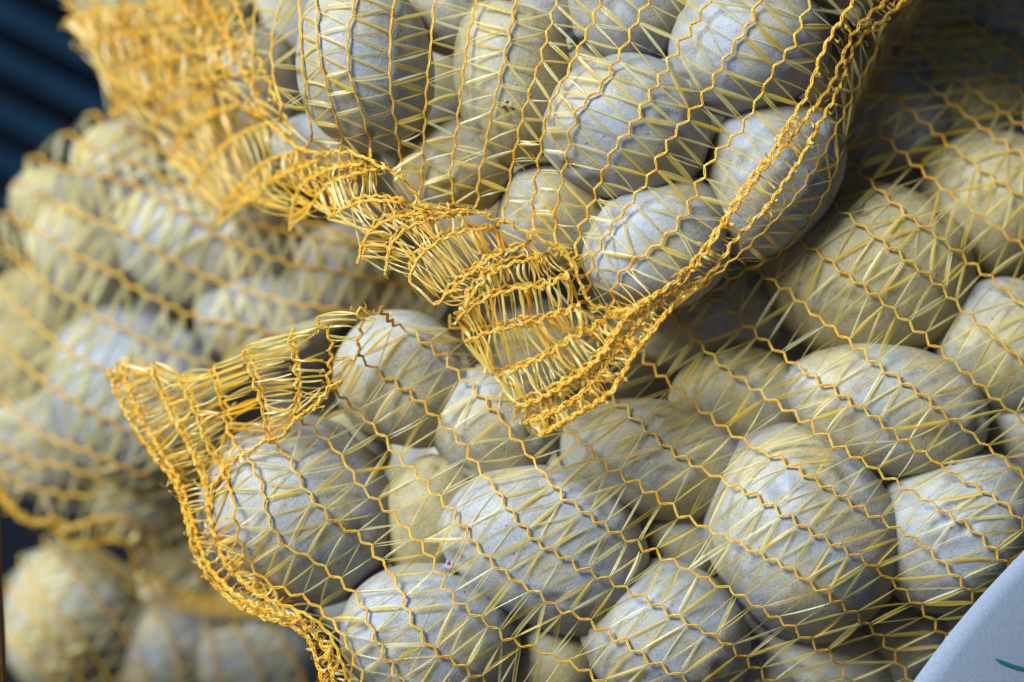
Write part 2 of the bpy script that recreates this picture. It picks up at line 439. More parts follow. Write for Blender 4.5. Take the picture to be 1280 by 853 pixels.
# ------------------------------------------------------------------ how the net drapes: a membrane stretched over the potatoes
GX0, GY0, GS = -260.0, -260.0, 5.0
gx = np.arange(GX0, 1545, GS); gy = np.arange(GY0, 1120, GS)
XX, YY = np.meshgrid(gx, gy)
def membrane(pots, iters=500):
    ob = np.full(XX.shape, -400.0)
    for (px, py, zc, rz, vx, vy, vz) in pots:
        k = vz > zc
        i = np.clip(((vx[k] - GX0) / GS).round().astype(int), 0, len(gx) - 1); j = np.clip(((vy[k] - GY0) / GS).round().astype(int), 0, len(gy) - 1)
        one = np.full(XX.shape, -400.0); np.maximum.at(one, (j, i), vz[k])
        pd = np.pad(one, 1, mode='edge')
        nb = np.max([pd[:-2, 1:-1], pd[2:, 1:-1], pd[1:-1, :-2], pd[1:-1, 2:]], axis=0)
        one = np.where((one < -399) & (nb > -399), nb, one)
        ob = np.maximum(ob, one)
    # start from the nearest potato level so that open ground does not pull the net down
    h = np.full(XX.shape, np.nan); num = np.zeros(XX.shape); den = np.zeros(XX.shape)
    for (px, py, zc, rz, vx, vy, vz) in pots:
        w = 1 / (((XX - px) ** 2 + (YY - py) ** 2) + 900.0) ** 2
        num += w * (zc + rz * .55); den += w
    h = np.maximum(ob, num / den)
    OBS.append(ob)
    for _ in range(iters):
        p = np.pad(h, 1, mode='edge')
        avg = .25 * (p[:-2, 1:-1] + p[2:, 1:-1] + p[1:-1, :-2] + p[1:-1, 2:])
        h = np.maximum(ob, avg)
    return h
OBS = []
HM = {k: membrane(v) for k, v in MAIN.items()}
HM.update({k + '_solid': o_ for k, o_ in zip(MAIN, OBS)})
def height(key, x, y):
    h = HM[key]
    fx = np.clip((np.asarray(x) - GX0) / GS, 0, len(gx) - 1.001); fy = np.clip((np.asarray(y) - GY0) / GS, 0, len(gy) - 1.001)
    i, j = fx.astype(int), fy.astype(int); a, b = fx - i, fy - j
    return (h[j, i] * (1 - a) + h[j, i + 1] * a) * (1 - b) + (h[j + 1, i] * (1 - a) + h[j + 1, i + 1] * a) * b

# ------------------------------------------------------------------ knitted net: zigzag cords joined by film tapes
class Cord:
    pass
def catmull(pts, step=2.0):
    pts = np.asarray(pts, float)
    P_ = np.vstack([2 * pts[0] - pts[1], pts, 2 * pts[-1] - pts[-2]])
    out = []
    for i in range(1, len(P_) - 2):
        n = max(2, int(np.linalg.norm(P_[i + 1, :2] - P_[i, :2]) / step))
        t = np.linspace(0, 1, n, endpoint=False)[:, None]
        a, b, c, d = P_[i - 1], P_[i], P_[i + 1], P_[i + 2]
        out.append(.5 * (2 * b + (c - a) * t + (2 * a - 5 * b + 4 * c - d) * t ** 2 + (-a + 3 * b - 3 * c + d) * t ** 3))
    out.append(pts[-1:])
    return np.vstack(out)
def make_cord(key, pts, ext0=0, ext1=0, pitch=12.5, amp=4.0, lift=1.6, thick=1.0, frizz=0.0, loose=False):
    """pts: (px, py) lies on the membrane; (px, py, dz) lifted by dz mm; (px, py, z, 0) at an absolute depth"""
    full = [(q[0], q[1], q[2] if len(q) > 2 else 0.0, q[3] if len(q) > 3 else 1.0) for q in pts]
    if ext0:
        a, b = np.array(full[0]), np.array(full[1]); d = (a - b)[:2]; d /= np.linalg.norm(d)
        full.insert(0, (*(a[:2] + d * ext0), a[2], a[3]))
    if ext1:
        a, b = np.array(full[-1]), np.array(full[-2]); d = (a - b)[:2]; d /= np.linalg.norm(d)
        full.append((*(a[:2] + d * ext1), a[2], a[3]))
    c = catmull(full)
    c[:, 3] = np.clip(c[:, 3], 0, 1)
    z = c[:, 3] * (height(key, c[:, 0], c[:, 1]) + lift) + c[:, 2]
    # soften kinks along the cord
    for _ in range(4): z[1:-1] = .25 * z[:-2] + .5 * z[1:-1] + .25 * z[2:]
    p = np.column_stack([c[:, 0], c[:, 1], z])
    seg = np.linalg.norm(np.diff(p * [1, 1, .6 / MM], axis=0), axis=1); s = np.concatenate([[0], np.cumsum(seg)])
    pv = pitch if callable(pitch) else (lambda x, y: pitch)
    # walk the cord stitch by stitch
    st = [0.0]
    while st[-1] < s[-1] - 4:
        x, y = np.interp(st[-1], s, p[:, 0]), np.interp(st[-1], s, p[:, 1])
        st.append(st[-1] + pv(x, y) * (.72 if np.interp(st[-1], s, c[:, 3]) < .5 else 1) * RNG.uniform(.86, 1.14))
    st = np.array(st[:-1]) if st[-1] > s[-1] else np.array(st)
    o = Cord(); o.key = key
    o.base = np.column_stack([np.interp(st, s, p[:, k]) for k in range(3)])
    t = np.gradient(o.base[:, :2], axis=0); t /= np.linalg.norm(t, axis=1)[:, None] + 1e-9
    o.nrm = np.column_stack([-t[:, 1], t[:, 0]])
    af = amp if callable(amp) else (lambda x, y: amp)
    o.amp = np.array([af(x, y) for x, y in o.base[:, :2]]) * RNG.uniform(.8, 1.2, len(st))
    ph_ = RNG.uniform(0, 6.28, 3)
    o.amp *= 1 + .22 * np.sin(st / 47 + ph_[0]) + .14 * np.sin(st / 19 + ph_[1])
    o.thick, o.frizz = thick, frizz
    o.flap = np.interp(st, s, c[:, 3]) < .5
    return o

def tube(path, rad, sides=5, flat=.75):
    """path (n,3) in (px,px,mm); returns pixel-space ring vertices and quads"""
    n = len(path)
    q = path * [1, 1, 1 / MM]
    t = np.gradient(q, axis=0); t /= np.linalg.norm(t, axis=1)[:, None] + 1e-9
    ref = np.array([0, 0, 1.0]); a = np.cross(t, ref); a /= np.linalg.norm(a, axis=1)[:, None] + 1e-6
    b = np.cross(t, a)
    an = np.arange(sides) / sides * 2 * np.pi
    r = np.broadcast_to(np.asarray(rad, float), (n,))
    v = q[:, None, :] + r[:, None, None] * (np.cos(an)[None, :, None] * a[:, None, :] + flat * np.sin(an)[None, :, None] * b[:, None, :])
    v = v.reshape(-1, 3) * [1, 1, MM]
    i = np.arange(n - 1)[:, None] * sides; k = np.arange(sides)[None, :]; k2 = (k + 1) % sides
    f = np.stack([i + k, i + k2, i + sides + k2, i + sides + k], -1).reshape(-1, 4)
    return v, f

def cord_mesh(co):
    """three strands per cord, spread between stitches and pinched at each stitch"""
    V, sub = co.vert, 4
    n = len(V)
    if n < 3: return None
    t = np.arange(n - 1)[:, None] + np.arange(sub)[None, :] / sub
    t = np.append(t.ravel(), n - 1)
    # rounded corners: blend of linear path and a smoothed one
    sm = V.copy(); sm[1:-1] = .05 * V[:-2] + .90 * V[1:-1] + .05 * V[2:]
    path = np.column_stack([np.interp(t, np.arange(n), sm[:, k]) for k in range(3)])
    d = np.gradient(path[:, :2], axis=0); d /= np.linalg.norm(d, axis=1)[:, None] + 1e-9
    nn = np.column_stack([-d[:, 1], d[:, 0]])
    fr = t - np.floor(t)
    belly = np.sin(np.pi * fr)
    vs_, fs_, off = [], [], 0
    th = .74 * co.thick * np.interp(t, np.arange(n), np.where(co.flap, 1.3, 1.0))
    ii = np.minimum(np.floor(t).astype(int), n - 2)
    order = RNG.integers(0, 3, n)
    for k in range(3):
        ph = 2 * np.pi * k / 3
        # strands lie side by side along a stitch and change places at the loops
        w0 = ph + order[ii] * 2.1; w1 = ph + order[np.minimum(ii + 1, n - 1)] * 2.1
        w = w0 + (w1 - w0) * np.clip(fr * 2 - .9, 0, 1)
        lat = (np.cos(w) * (.55 + .75 * belly) + RNG.normal(0, .10, len(t))) * 1.25 * th
        dep = np.sin(w) * (.6 + .3 * belly) * .9 * th * MM
        q = path.copy(); q[:, :2] += nn * lat[:, None]; q[:, 2] += dep
        v, f = tube(q, (1.12 + .42 * (1 - belly) ** 2 + RNG.normal(0, .06, len(t))) * th, 5, .72)
        vs_.append(v); fs_.append(f + off); off += len(v)
    return np.concatenate(vs_), np.concatenate(fs_)

def ribbon(a, b, w, key, twist0, twist1, bow=0.0, n=6, follow=True, clear=.5, sag=0.0, band=False):
    t = np.linspace(0, 1, n)
    p = a[None] * (1 - t[:, None]) + b[None] * t[:, None]
    ax = (b - a) * [1, 1, 1 / MM]; L = np.linalg.norm(ax) + 1e-9; ax /= L
    side = np.array([-ax[1], ax[0], 0]); side /= np.linalg.norm(side) + 1e-9
    up = np.cross(ax, side)
    up = up if up[2] > 0 else -up
    s = np.sin(np.pi * t)
    p[:, :2] += side[None, :2] * (bow * s)[:, None]
    p[:, 2] += sag * s
    if follow: p[:, 2] = np.maximum(p[:, 2], height(key + '_solid', p[:, 0], p[:, 1]) + clear)
    th = twist0 + (twist1 - twist0) * t
    ww = w * (.26 + .74 * np.minimum(1, 1.25 * s ** .8)) if not band else w * (.62 + .3 * s) * (1 + RNG.normal(0, .08, n))
    e = (np.cos(th)[:, None] * side + np.sin(th)[:, None] * up) * (ww / 2)[:, None] * [1, 1, MM]
    crease = up[None] * (.18 * ww)[:, None] * [1, 1, MM]
    v = np.stack([p - e, p + crease * np.cos(th)[:, None], p + e], 1).reshape(-1, 3)
    i = np.arange(n - 1) * 3
    f = np.concatenate([np.stack([i, i + 1, i + 4, i + 3], -1), np.stack([i + 1, i + 2, i + 5, i + 4], -1)])
    return v, f

class Bag:
    def __init__(s): s.v, s.f, s.a, s.n = [], [], [], 0
    def add(s, v, f, a=0.0):
        s.v.append(v); s.f.append(f + s.n); s.a.append(np.full(len(v), a)); s.n += len(v)

def build_net(name, label, cords, key, wide=3.9, maxlen=95, multi=1.6, pale=0.0, base=None, skip=.015, breaks=(), seams=(), root=None, shear=None):
    if root is None:
        root = empty(name, base)
        tag(root, label, 'sack', 'yellow net potato sacks')
    origin = np.array(base)
    nC = len(cords)
    # zigzag every cord: even stitches lean to the next cord, odd ones to the one before
    for i, co in enumerate(cords):
        oth = cords[i + 1] if i + 1 < nC else cords[i - 1]
        sg = 1 if i + 1 < nC else -1
        d2 = ((co.base[:, None, :2] - oth.base[None, :, :2]) ** 2).sum(-1).argmin(1)
        side = np.sign(((oth.base[d2, :2] - co.base[:, :2]) * co.nrm).sum(1)) * sg
        # neighbours side is constant along a cord except by accident
        k = 7; pad = np.pad(side, k, mode='edge'); side = np.sign(np.convolve(pad, np.ones(2 * k + 1), 'valid') + 1e-3)
        alt = np.where(np.arange(len(co.base)) % 2 == 0, 1, -1)
        co.vert = co.base.copy()
        co.vert[:, :2] += co.nrm * (side * alt * co.amp)[:, None]
        co.vert[:, :2] += RNG.normal(0, .45, (len(co.base), 2))
        hh = height(key + '_solid', co.vert[:, 0], co.vert[:, 1])
        co.vert[:, 2] = np.maximum(co.vert[:, 2], hh + 1.2)
    for i, co in enumerate(cords):
        r = cord_mesh(co)
        if r: mesh_obj('hem_cord' if co.thick > 1.4 else 'cord', W(r[0][:, 0], r[0][:, 1], r[0][:, 2]), r[1], M_CORD, root, origin)
    for i in range(nC - 1):
        if i in breaks: continue
        a, b = cords[i], cords[i + 1]
        ev = np.arange(0, len(a.vert), 2); od = np.arange(1, len(b.vert), 2)
        if len(od) < 2: continue
        bag, edge_bag = Bag(), Bag()
        S = [1, 1, .8 / MM]
        B_ = b.vert[od] * S
        seen = {}
        for e in ev:
            q_ = a.vert[e].copy()
            if shear and not a.flap[e]:
                tg = np.array([a.nrm[e][1], -a.nrm[e][0]]); q_[:2] += tg * shear(*a.vert[e][:2])
            dist = np.linalg.norm(B_ - q_ * S, axis=1)
            same = np.array([bool(a.flap[e]) == bool(b.flap[o]) for o in od])
            dist = np.where(same, dist, dist * 1.3)
            j = int(dist.argmin())
            cand = [j]
            if not ((a.flap[e] and b.flap[od[j]]) or (a.thick > 1.4 and b.thick > 1.4)):
                if j == 0: cand.append(1)
                elif j == len(od) - 1: cand.append(j - 1)
                else:
                    near = j - 1 if dist[j - 1] < dist[j + 1] else j + 1
                    cand.append(near)
            for c in cand:
                if dist[c] > maxlen or RNG.random() < skip: continue
                m = od[c]; seen[c] = seen.get(c, 0) + 1
                hem = a.thick > 1.4 and b.thick > 1.4
                fl = a.flap[e] or b.flap[m] or hem
                ln = dist[c]
                w = wide * RNG.uniform(.40, 1.15) * (1.1 if fl else 1)
                for rep_ in range(1 + int(RNG.random() * 2 < ((multi if not callable(multi) else multi(*a.vert[e][:2])) - 1) * 2 if not fl else 1 + int(RNG.random() < .75))):
                    jit = np.zeros(3) if not rep_ else np.array([*(a.nrm[e] @ np.array([[0, -1], [1, 0]]) * RNG.choice([-1, 1]) * RNG.uniform(1.5, 4)), RNG.normal(.3, .5)])
                    if fl and rep_:
                        e2 = min(max(e + (1, -1, 2)[rep_ - 1], 0), len(a.vert) - 1)
                        jit = (a.vert[e2] - a.vert[e]) * RNG.uniform(.4, 1.1)
                    tw = RNG.normal(0, .38 if not fl else .5)
                    v, f = ribbon(a.vert[e] + jit, b.vert[m] + jit * (RNG.uniform(.7, 1.3) if not fl else RNG.uniform(.6, 1.3)), w, key, tw, tw + RNG.normal(0, .7 if not fl else .9),
                                  RNG.normal(0, .8 if not fl else 2.6), 6, not fl, .5, (0 if not fl else RNG.normal(0, 1.2)), bool(fl))
                    (edge_bag if fl else bag).add(v, f, np.clip((RNG.beta(1.0, 1.5) if not fl else RNG.beta(1.1, 1.0)) + pale, 0, 1))
        # stitches the zigzag missed
        for c in range(len(od)):
            if seen.get(c, 0) == 0 and RNG.random() > .3:
                dist = np.linalg.norm(a.vert[ev] * S - B_[c], axis=1); j = int(dist.argmin())
                if dist[j] < maxlen:
                    fl = a.flap[ev[j]] or b.flap[od[c]]
                    v, f = ribbon(a.vert[ev[j]], b.vert[od[c]], wide * RNG.uniform(.4, 1), key, RNG.normal(0, .6), RNG.normal(0, .8), 0, 6, not fl)
                    bag.add(v, f, RNG.random())
        for bg, mt, nm in ((bag, M_TAPE, 'tape_row'), (edge_bag, M_EDGE, 'edge_tape_row')):
            if not bg.n: continue
            v = np.concatenate(bg.v)
            o = mesh_obj(nm, W(v[:, 0], v[:, 1], v[:, 2]), np.concatenate(bg.f), mt, root, origin, attr=np.concatenate(bg.a))
            o['kind'] = 'stuff'
    for co in seams:
        co.vert = co.base.copy(); co.vert[:, :2] += co.nrm * (RNG.normal(0, 1.6, len(co.base)))[:, None]
        r = cord_mesh(co)
        mesh_obj('seam_cord', W(r[0][:, 0], r[0][:, 1], r[0][:, 2]), r[1], M_CORD, root, origin)
    cords = list(cords) + list(seams)
    # loose curls of film at the knitted edges
    bag = Bag()
    for co in cords:
        if co.frizz <= 0: continue
        for e in range(len(co.vert)):
            if not (co.flap[e] or co.thick > 1.4): continue
            for _ in range(RNG.poisson(co.frizz)):
                c0 = co.vert[e] + np.append(RNG.normal(0, 1.5, 2), RNG.normal(0, .5))
                an = RNG.uniform(0, 2 * np.pi); ln = RNG.uniform(4, 13)
                c1 = c0 + np.array([math.cos(an) * ln, math.sin(an) * ln, RNG.normal(0, 1.6)])
                v, f = ribbon(c0, c1, RNG.uniform(2.2, 5.0), key, RNG.uniform(-1.5, 1.5), RNG.uniform(-2.5, 2.5), RNG.normal(0, 4), 6, False, 0, RNG.normal(1.0, 1.6))
                bag.add(v, f, RNG.random())
    if bag.n:
        v = np.concatenate(bag.v)
        o = mesh_obj('loose_fibres', W(v[:, 0], v[:, 1], v[:, 2]), np.concatenate(bag.f), M_EDGE, root, origin, attr=np.concatenate(bag.a))
        o['kind'] = 'stuff'
    return root

# ---- upper sack -------------------------------------------------------------
def zu(x):     # depth of the front of the upper sack
    return float(np.interp(x, [60, 150, 250, 350, 450, 560, 700], [-150, -130, -95, -48, -10, 4, 10]))
def fl(pts, d0=0, d1=6):
    n = len(pts); return [(x, y, zu(x) + d0 + (d1 - d0) * k / max(1, n - 1), 0) for k, (x, y) in enumerate(pts)]
def au(x, y): return float(np.interp(x, [380, 560, 680, 760], [.8, 1.4, 2.6, 4.6]))
def pu(x, y): return float(np.interp(x, [300, 600, 760], [14, 13, 12.5]))
U, U2 = [], []
def addU(main, flap=(), e0=70, e1=0, d0=0, d1=6, **k):
    k.setdefault('amp', au); k.setdefault('pitch', pu); k.setdefault('frizz', .35 if flap else 0)
    U.append(make_cord('upper', list(main) + fl(list(flap), d0, d1), e0, e1, **k))
    if len(flap) > 2:
        dx, dy = RNG.uniform(-4, 10), RNG.uniform(-12, -4)
        U2.append(make_cord('upper', fl([(x + dx * (j / len(flap)), y + dy * (.4 + j / len(flap))) for j, (x, y) in enumerate(flap)], d0 - 5, d1 - 7), 0, 0, pitch=10, amp=2, thick=.95, frizz=.3))
addU([(120, -40), (150, 0)], [(163, 34), (129, 27), (82, 24)], e0=0)
addU([(204, 0), (197, 40)], [(194, 64), (153, 75), (116, 82)])
addU([(245, 0), (248, 51), (254, 80)], [(232, 96), (180, 116), (136, 146)])
addU([(277, 0), (289, 61), (282, 105)], [(262, 116), (211, 139), (180, 168)])
addU([(320, 0), (316, 51), (316, 102), (312, 128)], [(284, 136), (238, 160), (211, 208)])
addU([(352, 0), (340, 51), (343, 102), (352, 145)], [(310, 164), (265, 197), (236, 246)])
addU([(374, 0), (377, 68), (384, 136), (387, 180)], [(330, 204), (286, 252), (270, 292)])
addU([(396, 0), (398, 68), (418, 143), (428, 180)], [(390, 204), (340, 226), (312, 262)])
addU([(444, 0), (435, 44), (437, 92), (451, 136), (464, 184)], [(455, 204), (410, 212), (372, 240), (362, 290)])
addU([(493, 0), (488, 44), (488, 102), (496, 163), (500, 210)], [(468, 212), (419, 226), (395, 247), (383, 270)])
addU([(544, 0), (537, 68), (532, 136), (529, 190), (525, 246)], [(504, 253), (465, 250), (432, 260), (408, 274)])
addU([(595, 0), (585, 51), (576, 119), (570, 170), (563, 218), (566, 256)], [(530, 266), (486, 274), (457, 296), (447, 332)])
addU([(644, 0), (634, 54), (624, 102), (614, 143), (607, 184), (597, 231), (597, 258)], [(571, 268), (535, 275), (509, 286), (488, 309), (482, 344)])
addU([(695, 0), (687, 34), (675, 78), (658, 129), (644, 190), (634, 245), (628, 274)], [(615, 286), (586, 288), (560, 296), (535, 311), (519, 330), (511, 355)])
addU([(750, 0), (736, 37), (723, 61), (712, 88), (692, 122), (682, 153), (673, 204), (666, 255), (668, 285)], [(654, 308), (624, 317), (593, 338), (570, 358), (542, 384)], thick=1.1)
addU([(811, 0), (797, 24), (784, 51), (763, 88), (748, 112), (729, 129), (716, 156), (707, 204), (694, 272), (694, 303)], [(676, 321), (644, 328), (617, 341), (593, 365), (578, 387)], thick=1.1, frizz=.5)
addU([(887, 0), (867, 31), (845, 65), (831, 88), (814, 116), (797, 146), (782, 167), (767, 187), (753, 218), (740, 252), (726, 286), (719, 318)], [(709, 345), (678, 357), (641, 362), (610, 372), (590, 385), (568, 402)], thick=1.12, frizz=.9)
addU([(949, 0), (937, 31), (923, 48), (904, 78), (889, 105), (874, 129), (857, 150), (828, 190), (811, 224), (787, 255), (763, 286), (740, 330), (735, 366)], [(722, 384), (692, 396), (651, 406), (610, 416), (580, 428)], thick=1.12, frizz=1.1)
addU([(1013, 3), (1000, 34), (986, 65), (969, 85), (952, 116), (938, 143), (923, 167), (903, 184), (889, 201), (876, 224), (864, 255), (848, 279), (821, 307), (790, 328), (767, 358), (765, 385)], [(753, 402), (712, 426), (672, 450), (631, 467), (612, 470)], thick=1.12, frizz=1.2)
HEM = dict(thick=1.5, amp=2.0, pitch=10.5, frizz=1.0)
addU([(1067, 0, 4), (1047, 31, 4), (1027, 68, 4), (1010, 116, 4), (989, 150, 4), (966, 190, 4), (932, 231, 5), (898, 286, 5), (850, 345, 6)], [(811, 375), (787, 392), (770, 416), (746, 450), (712, 477), (678, 497), (638, 512)], d0=4, d1=8, **HEM)
addU([(1108, 0, 1), (1075, 31, 2), (1056, 65, 3), (1040, 105, 3), (1013, 140, 4), (993, 168, 4), (952, 214, 5), (918, 262, 6), (893, 300, 6), (850, 356, 6)], [(815, 388), (790, 414), (765, 445), (738, 482), (700, 512), (655, 530)], d0=2, d1=6, **HEM)
addU([(1132, 0, -2), (1105, 24, 0), (1070, 56, 2), (1048, 112, 3), (1024, 155, 4), (996, 206, 5), (960, 256, 6), (918, 302, 6), (890, 340, 6), (850, 372, 6)], [(828, 399), (797, 437), (780, 466), (760, 494), (719, 520), (674, 545)], d0=4, d1=9, **HEM)
# the net goes on round the far side of the sack
SIDE = dict(thick=.9, amp=2.0, pitch=12.5)
addU([(1125, 20, -24), (1105, 44, -22), (1088, 78, -20), (1064, 122, -10), (1046, 160, -6), (1022, 206, -2), (990, 252, -1), (948, 296, -2), (905, 335, -4), (872, 366, -6)], e0=40, **SIDE)
addU([(1130, 40, -46), (1112, 60, -44), (1094, 96, -42), (1070, 140, -30), (1056, 180, -24), (1040, 224, -20), (1016, 268, -18), (978, 314, -18), (930, 340, -18), (887, 368, -24), (850, 396, -18)], e0=40, **SIDE)
UB = Vector(W(690, 330, -90))
SU = make_cord('upper', fl([(120, 10), (178, 40), (205, 66), (250, 92), (272, 112), (302, 132), (340, 156), (380, 188), (432, 190), (466, 200), (504, 226), (530, 256), (566, 262), (598, 266), (630, 278), (668, 294), (694, 308), (718, 330), (734, 372), (764, 390), (800, 384)], 3, 3), thick=.95, amp=2.5, pitch=9, frizz=1.3)
upper_root = build_net('upper_sack', 'yellow net sack on top with a frayed knitted corner hanging over the lower sack', U, 'upper', base=UB, maxlen=100, seams=[SU], multi=lambda x, y: float(np.interp(x, [150, 330, 460], [2.0, 2.0, 1.6])))

build_net('', '', U2, 'upper', base=UB, root=upper_root, maxlen=75)
# the gathered neck of the upper sack: net folded over itself
NK = []
for pts in ([(60, -40), (86, 6), (118, 40), (150, 62)], [(92, -40), (120, 4), (160, 44), (204, 80)], [(130, -40), (152, -4), (188, 34), (238, 92)], [(165, -40), (190, 4), (226, 50), (268, 112)],
            [(200, -40), (226, 0), (262, 56), (300, 126)], [(236, -40), (262, 10), (296, 72), (334, 148)], [(276, -40), (300, 20), (330, 90), (368, 172)]):
    NK.append(make_cord('upper', fl(pts, 14, 6), pitch=11, amp=2.5, thick=1.1, frizz=.3))
build_net('', '', NK, 'upper', base=UB, root=upper_root, maxlen=80)
NK = []
for pts in ([(78, 30), (130, 14), (196, 6), (270, -14)], [(98, 60), (150, 44), (214, 36), (290, 14)], [(128, 96), (180, 78), (240, 66), (312, 52)], [(176, 128), (226, 106), (280, 96), (338, 88)]):
    NK.append(make_cord('upper', fl(pts, 20, 9), pitch=11, amp=2.5, thick=1.0, frizz=.3))
build_net('', '', NK, 'upper', base=UB, root=upper_root, maxlen=80)

# ---- lower sack -------------------------------------------------------------
Bc, B2c = [], []
def zl(x): return float(np.interp(x, [130, 220, 330, 450], [-46, -32, -12, -4]))
def fb(pts, lift=6):
    n = len(pts); return [(x, y, zl(x) + lift * (1 - k / max(1, n - 1)), 0) for k, (x, y) in enumerate(pts)]
def ab(x, y): return float(np.interp(x, [280, 420, 560], [2.0, 4.0, 5.2])) * float(np.interp(x - y * .6, [700, 1000], [1, .72]))
def addB(flap, main, e0=0, e1=90, **k):
    k.setdefault('amp', ab)
    if flap: k.setdefault('frizz', .3)
    Bc.append(make_cord('lower', fb(flap) + list(main), e0, e1, **k))
    if len(flap) > 1 and flap[0][0] < 380:
        f2 = [q for q in flap if q[1] < 640]
        dx, dy = RNG.uniform(4, 12), RNG.uniform(-10, -2)
        B2c.append(make_cord('lower', [(x + dx, y + dy * (1 - j / len(f2)), zl(x) - 5, 0) for j, (x, y) in enumerate(f2)], 0, 0, pitch=10, amp=2, thick=.95, frizz=.3))
HB = dict(thick=1.45, amp=1.6, pitch=10, frizz=.9)
addB([(136, 462), (158, 515), (188, 563), (218, 602), (231, 641), (245, 692), (265, 726), (299, 757), (340, 774), (370, 786), (391, 808), (403, 852)], [], **HB)
addB([(150, 456), (175, 518), (203, 565), (226, 608), (240, 650), (254, 696), (276, 726), (308, 752), (350, 768), (384, 784), (406, 812), (418, 852)], [], **HB)
addB([(190, 462), (212, 515), (243, 571), (258, 614), (264, 655), (281, 702), (303, 727), (330, 747)], [(374, 764, 3), (406, 786, 3), (423, 815, 3), (434, 845, 3)], thick=1.35, amp=1.6, pitch=10.5, frizz=.7)
addB([(223, 473), (243, 515), (260, 560), (282, 596)], [(292, 631, 3), (299, 675, 2), (313, 706), (333, 726), (360, 740), (384, 750), (408, 770), (428, 794), (436, 808), (447, 835)], thick=1.15)
addB([(262, 462), (276, 500), (288, 545)], [(313, 578, 2), (326, 605), (333, 641), (343, 665), (357, 685), (377, 692), (401, 706), (425, 726), (440, 740), (457, 763), (464, 790), (481, 821), (498, 845)], thick=1.1)
addB([(303, 439), (318, 478), (330, 520), (334, 550)], [(347, 557, 2), (361, 571), (369, 591), (380, 608), (390, 622), (406, 641), (428, 658), (447, 668), (468, 692), (485, 712), (500, 736), (508, 763), (519, 781), (536, 808), (553, 821), (570, 828), (590, 842)], thick=1.1)
addB([(361, 419), (369, 459), (371, 495), (369, 518)], [(386, 532, 2), (403, 546), (420, 563), (435, 583), (453, 611), (471, 626), (493, 645), (510, 663), (525, 679), (539, 699), (549, 716), (563, 743), (578, 757), (595, 770), (614, 781), (631, 798), (654, 806), (678, 815), (702, 826), (726, 835), (746, 849)])
addB([(394, 400), (411, 416), (414, 445), (410, 482)], [(428, 498, 2), (442, 509), (464, 531), (484, 552), (500, 573), (532, 604), (549, 623), (564, 638), (576, 655), (588, 675), (605, 692), (620, 709), (637, 719), (654, 733), (675, 743), (699, 762), (722, 769), (741, 780), (767, 796), (787, 806), (807, 823), (845, 843)])
addB([(448, 384), (452, 408), (447, 438)], [(458, 452, 2), (474, 465), (498, 480), (518, 497), (539, 514), (559, 538), (576, 552), (587, 570), (605, 594), (624, 617), (637, 638), (651, 655), (665, 672), (682, 685), (702, 694), (726, 709), (746, 719), (770, 730), (790, 740), (814, 753), (838, 767), (870, 784), (900, 800), (930, 822), (955, 845)])
addB([(474, 384), (484, 398)], [(498, 408, 2), (512, 413), (532, 430), (556, 446), (573, 470), (593, 484), (607, 504), (627, 521), (637, 542), (658, 563), (671, 583), (685, 599), (699, 614), (712, 628), (733, 641), (751, 653), (773, 668), (794, 679), (821, 692), (850, 707), (867, 717), (887, 724), (908, 736), (931, 748), (952, 762), (972, 774), (988, 782), (1005, 796), (1020, 808), (1037, 819), (1050, 832), (1057, 845)])
def addBm(main): addB([], main, 60, 90)
addBm([(600, 440), (640, 480), (680, 512), (711, 537), (726, 552), (743, 566), (760, 583), (780, 597), (801, 608), (821, 622), (850, 642), (870, 653), (891, 664), (918, 676), (940, 687), (962, 699), (986, 710), (1006, 724), (1027, 739), (1044, 752), (1064, 764), (1078, 777), (1095, 789), (1105, 801), (1115, 816)])
addBm([(700, 440), (735, 472), (763, 497), (787, 516), (807, 536), (828, 554), (850, 570), (870, 583), (894, 595), (918, 608), (943, 621), (966, 634), (989, 648), (1013, 663), (1037, 677), (1061, 690), (1085, 704), (1105, 719), (1124, 735), (1139, 749), (1156, 764), (1169, 782)])
addBm([(780, 425), (801, 443), (819, 463), (836, 478), (852, 490), (877, 511), (898, 529), (921, 545), (952, 563), (979, 575), (1000, 587), (1020, 600), (1044, 615), (1068, 630), (1091, 645), (1119, 660), (1146, 676), (1166, 692), (1186, 710), (1204, 730), (1217, 749)])
addBm([(850, 406), (875, 430), (898, 453), (918, 469), (938, 483), (962, 499), (986, 513), (1010, 529), (1037, 549), (1060, 564), (1081, 578), (1112, 599), (1139, 616), (1166, 631), (1190, 646), (1217, 663), (1237, 682), (1251, 698)])
addBm([(891, 370), (918, 393), (945, 416), (965, 434), (983, 448), (1000, 459), (1023, 474), (1047, 491), (1074, 509), (1095, 523), (1122, 544), (1149, 563), (1176, 582), (1204, 599), (1234, 615), (1258, 632), (1275, 652)])
addBm([(935, 332), (955, 345), (976, 359), (1000, 376), (1020, 395), (1044, 413), (1068, 432), (1091, 450), (1115, 468), (1139, 483), (1159, 499), (1183, 519), (1207, 537), (1231, 556), (1258, 577), (1280, 595)])
addBm([(996, 300), (1017, 312), (1037, 327), (1057, 343), (1085, 362), (1108, 380), (1129, 399), (1153, 419), (1176, 438), (1200, 459), (1220, 477), (1241, 497), (1265, 515), (1280, 527)])
addBm([(1023, 239), (1047, 260), (1071, 278), (1095, 295), (1122, 315), (1146, 333), (1170, 354), (1193, 377), (1217, 398), (1237, 416), (1258, 434), (1278, 453)])
addBm([(1044, 187), (1068, 208), (1088, 228), (1112, 248), (1132, 266), (1156, 284), (1183, 304), (1210, 325), (1234, 345), (1258, 364), (1280, 384)])
addBm([(1071, 136), (1091, 155), (1115, 180), (1142, 204), (1166, 226), (1190, 244), (1217, 263), (1244, 283), (1280, 310)])
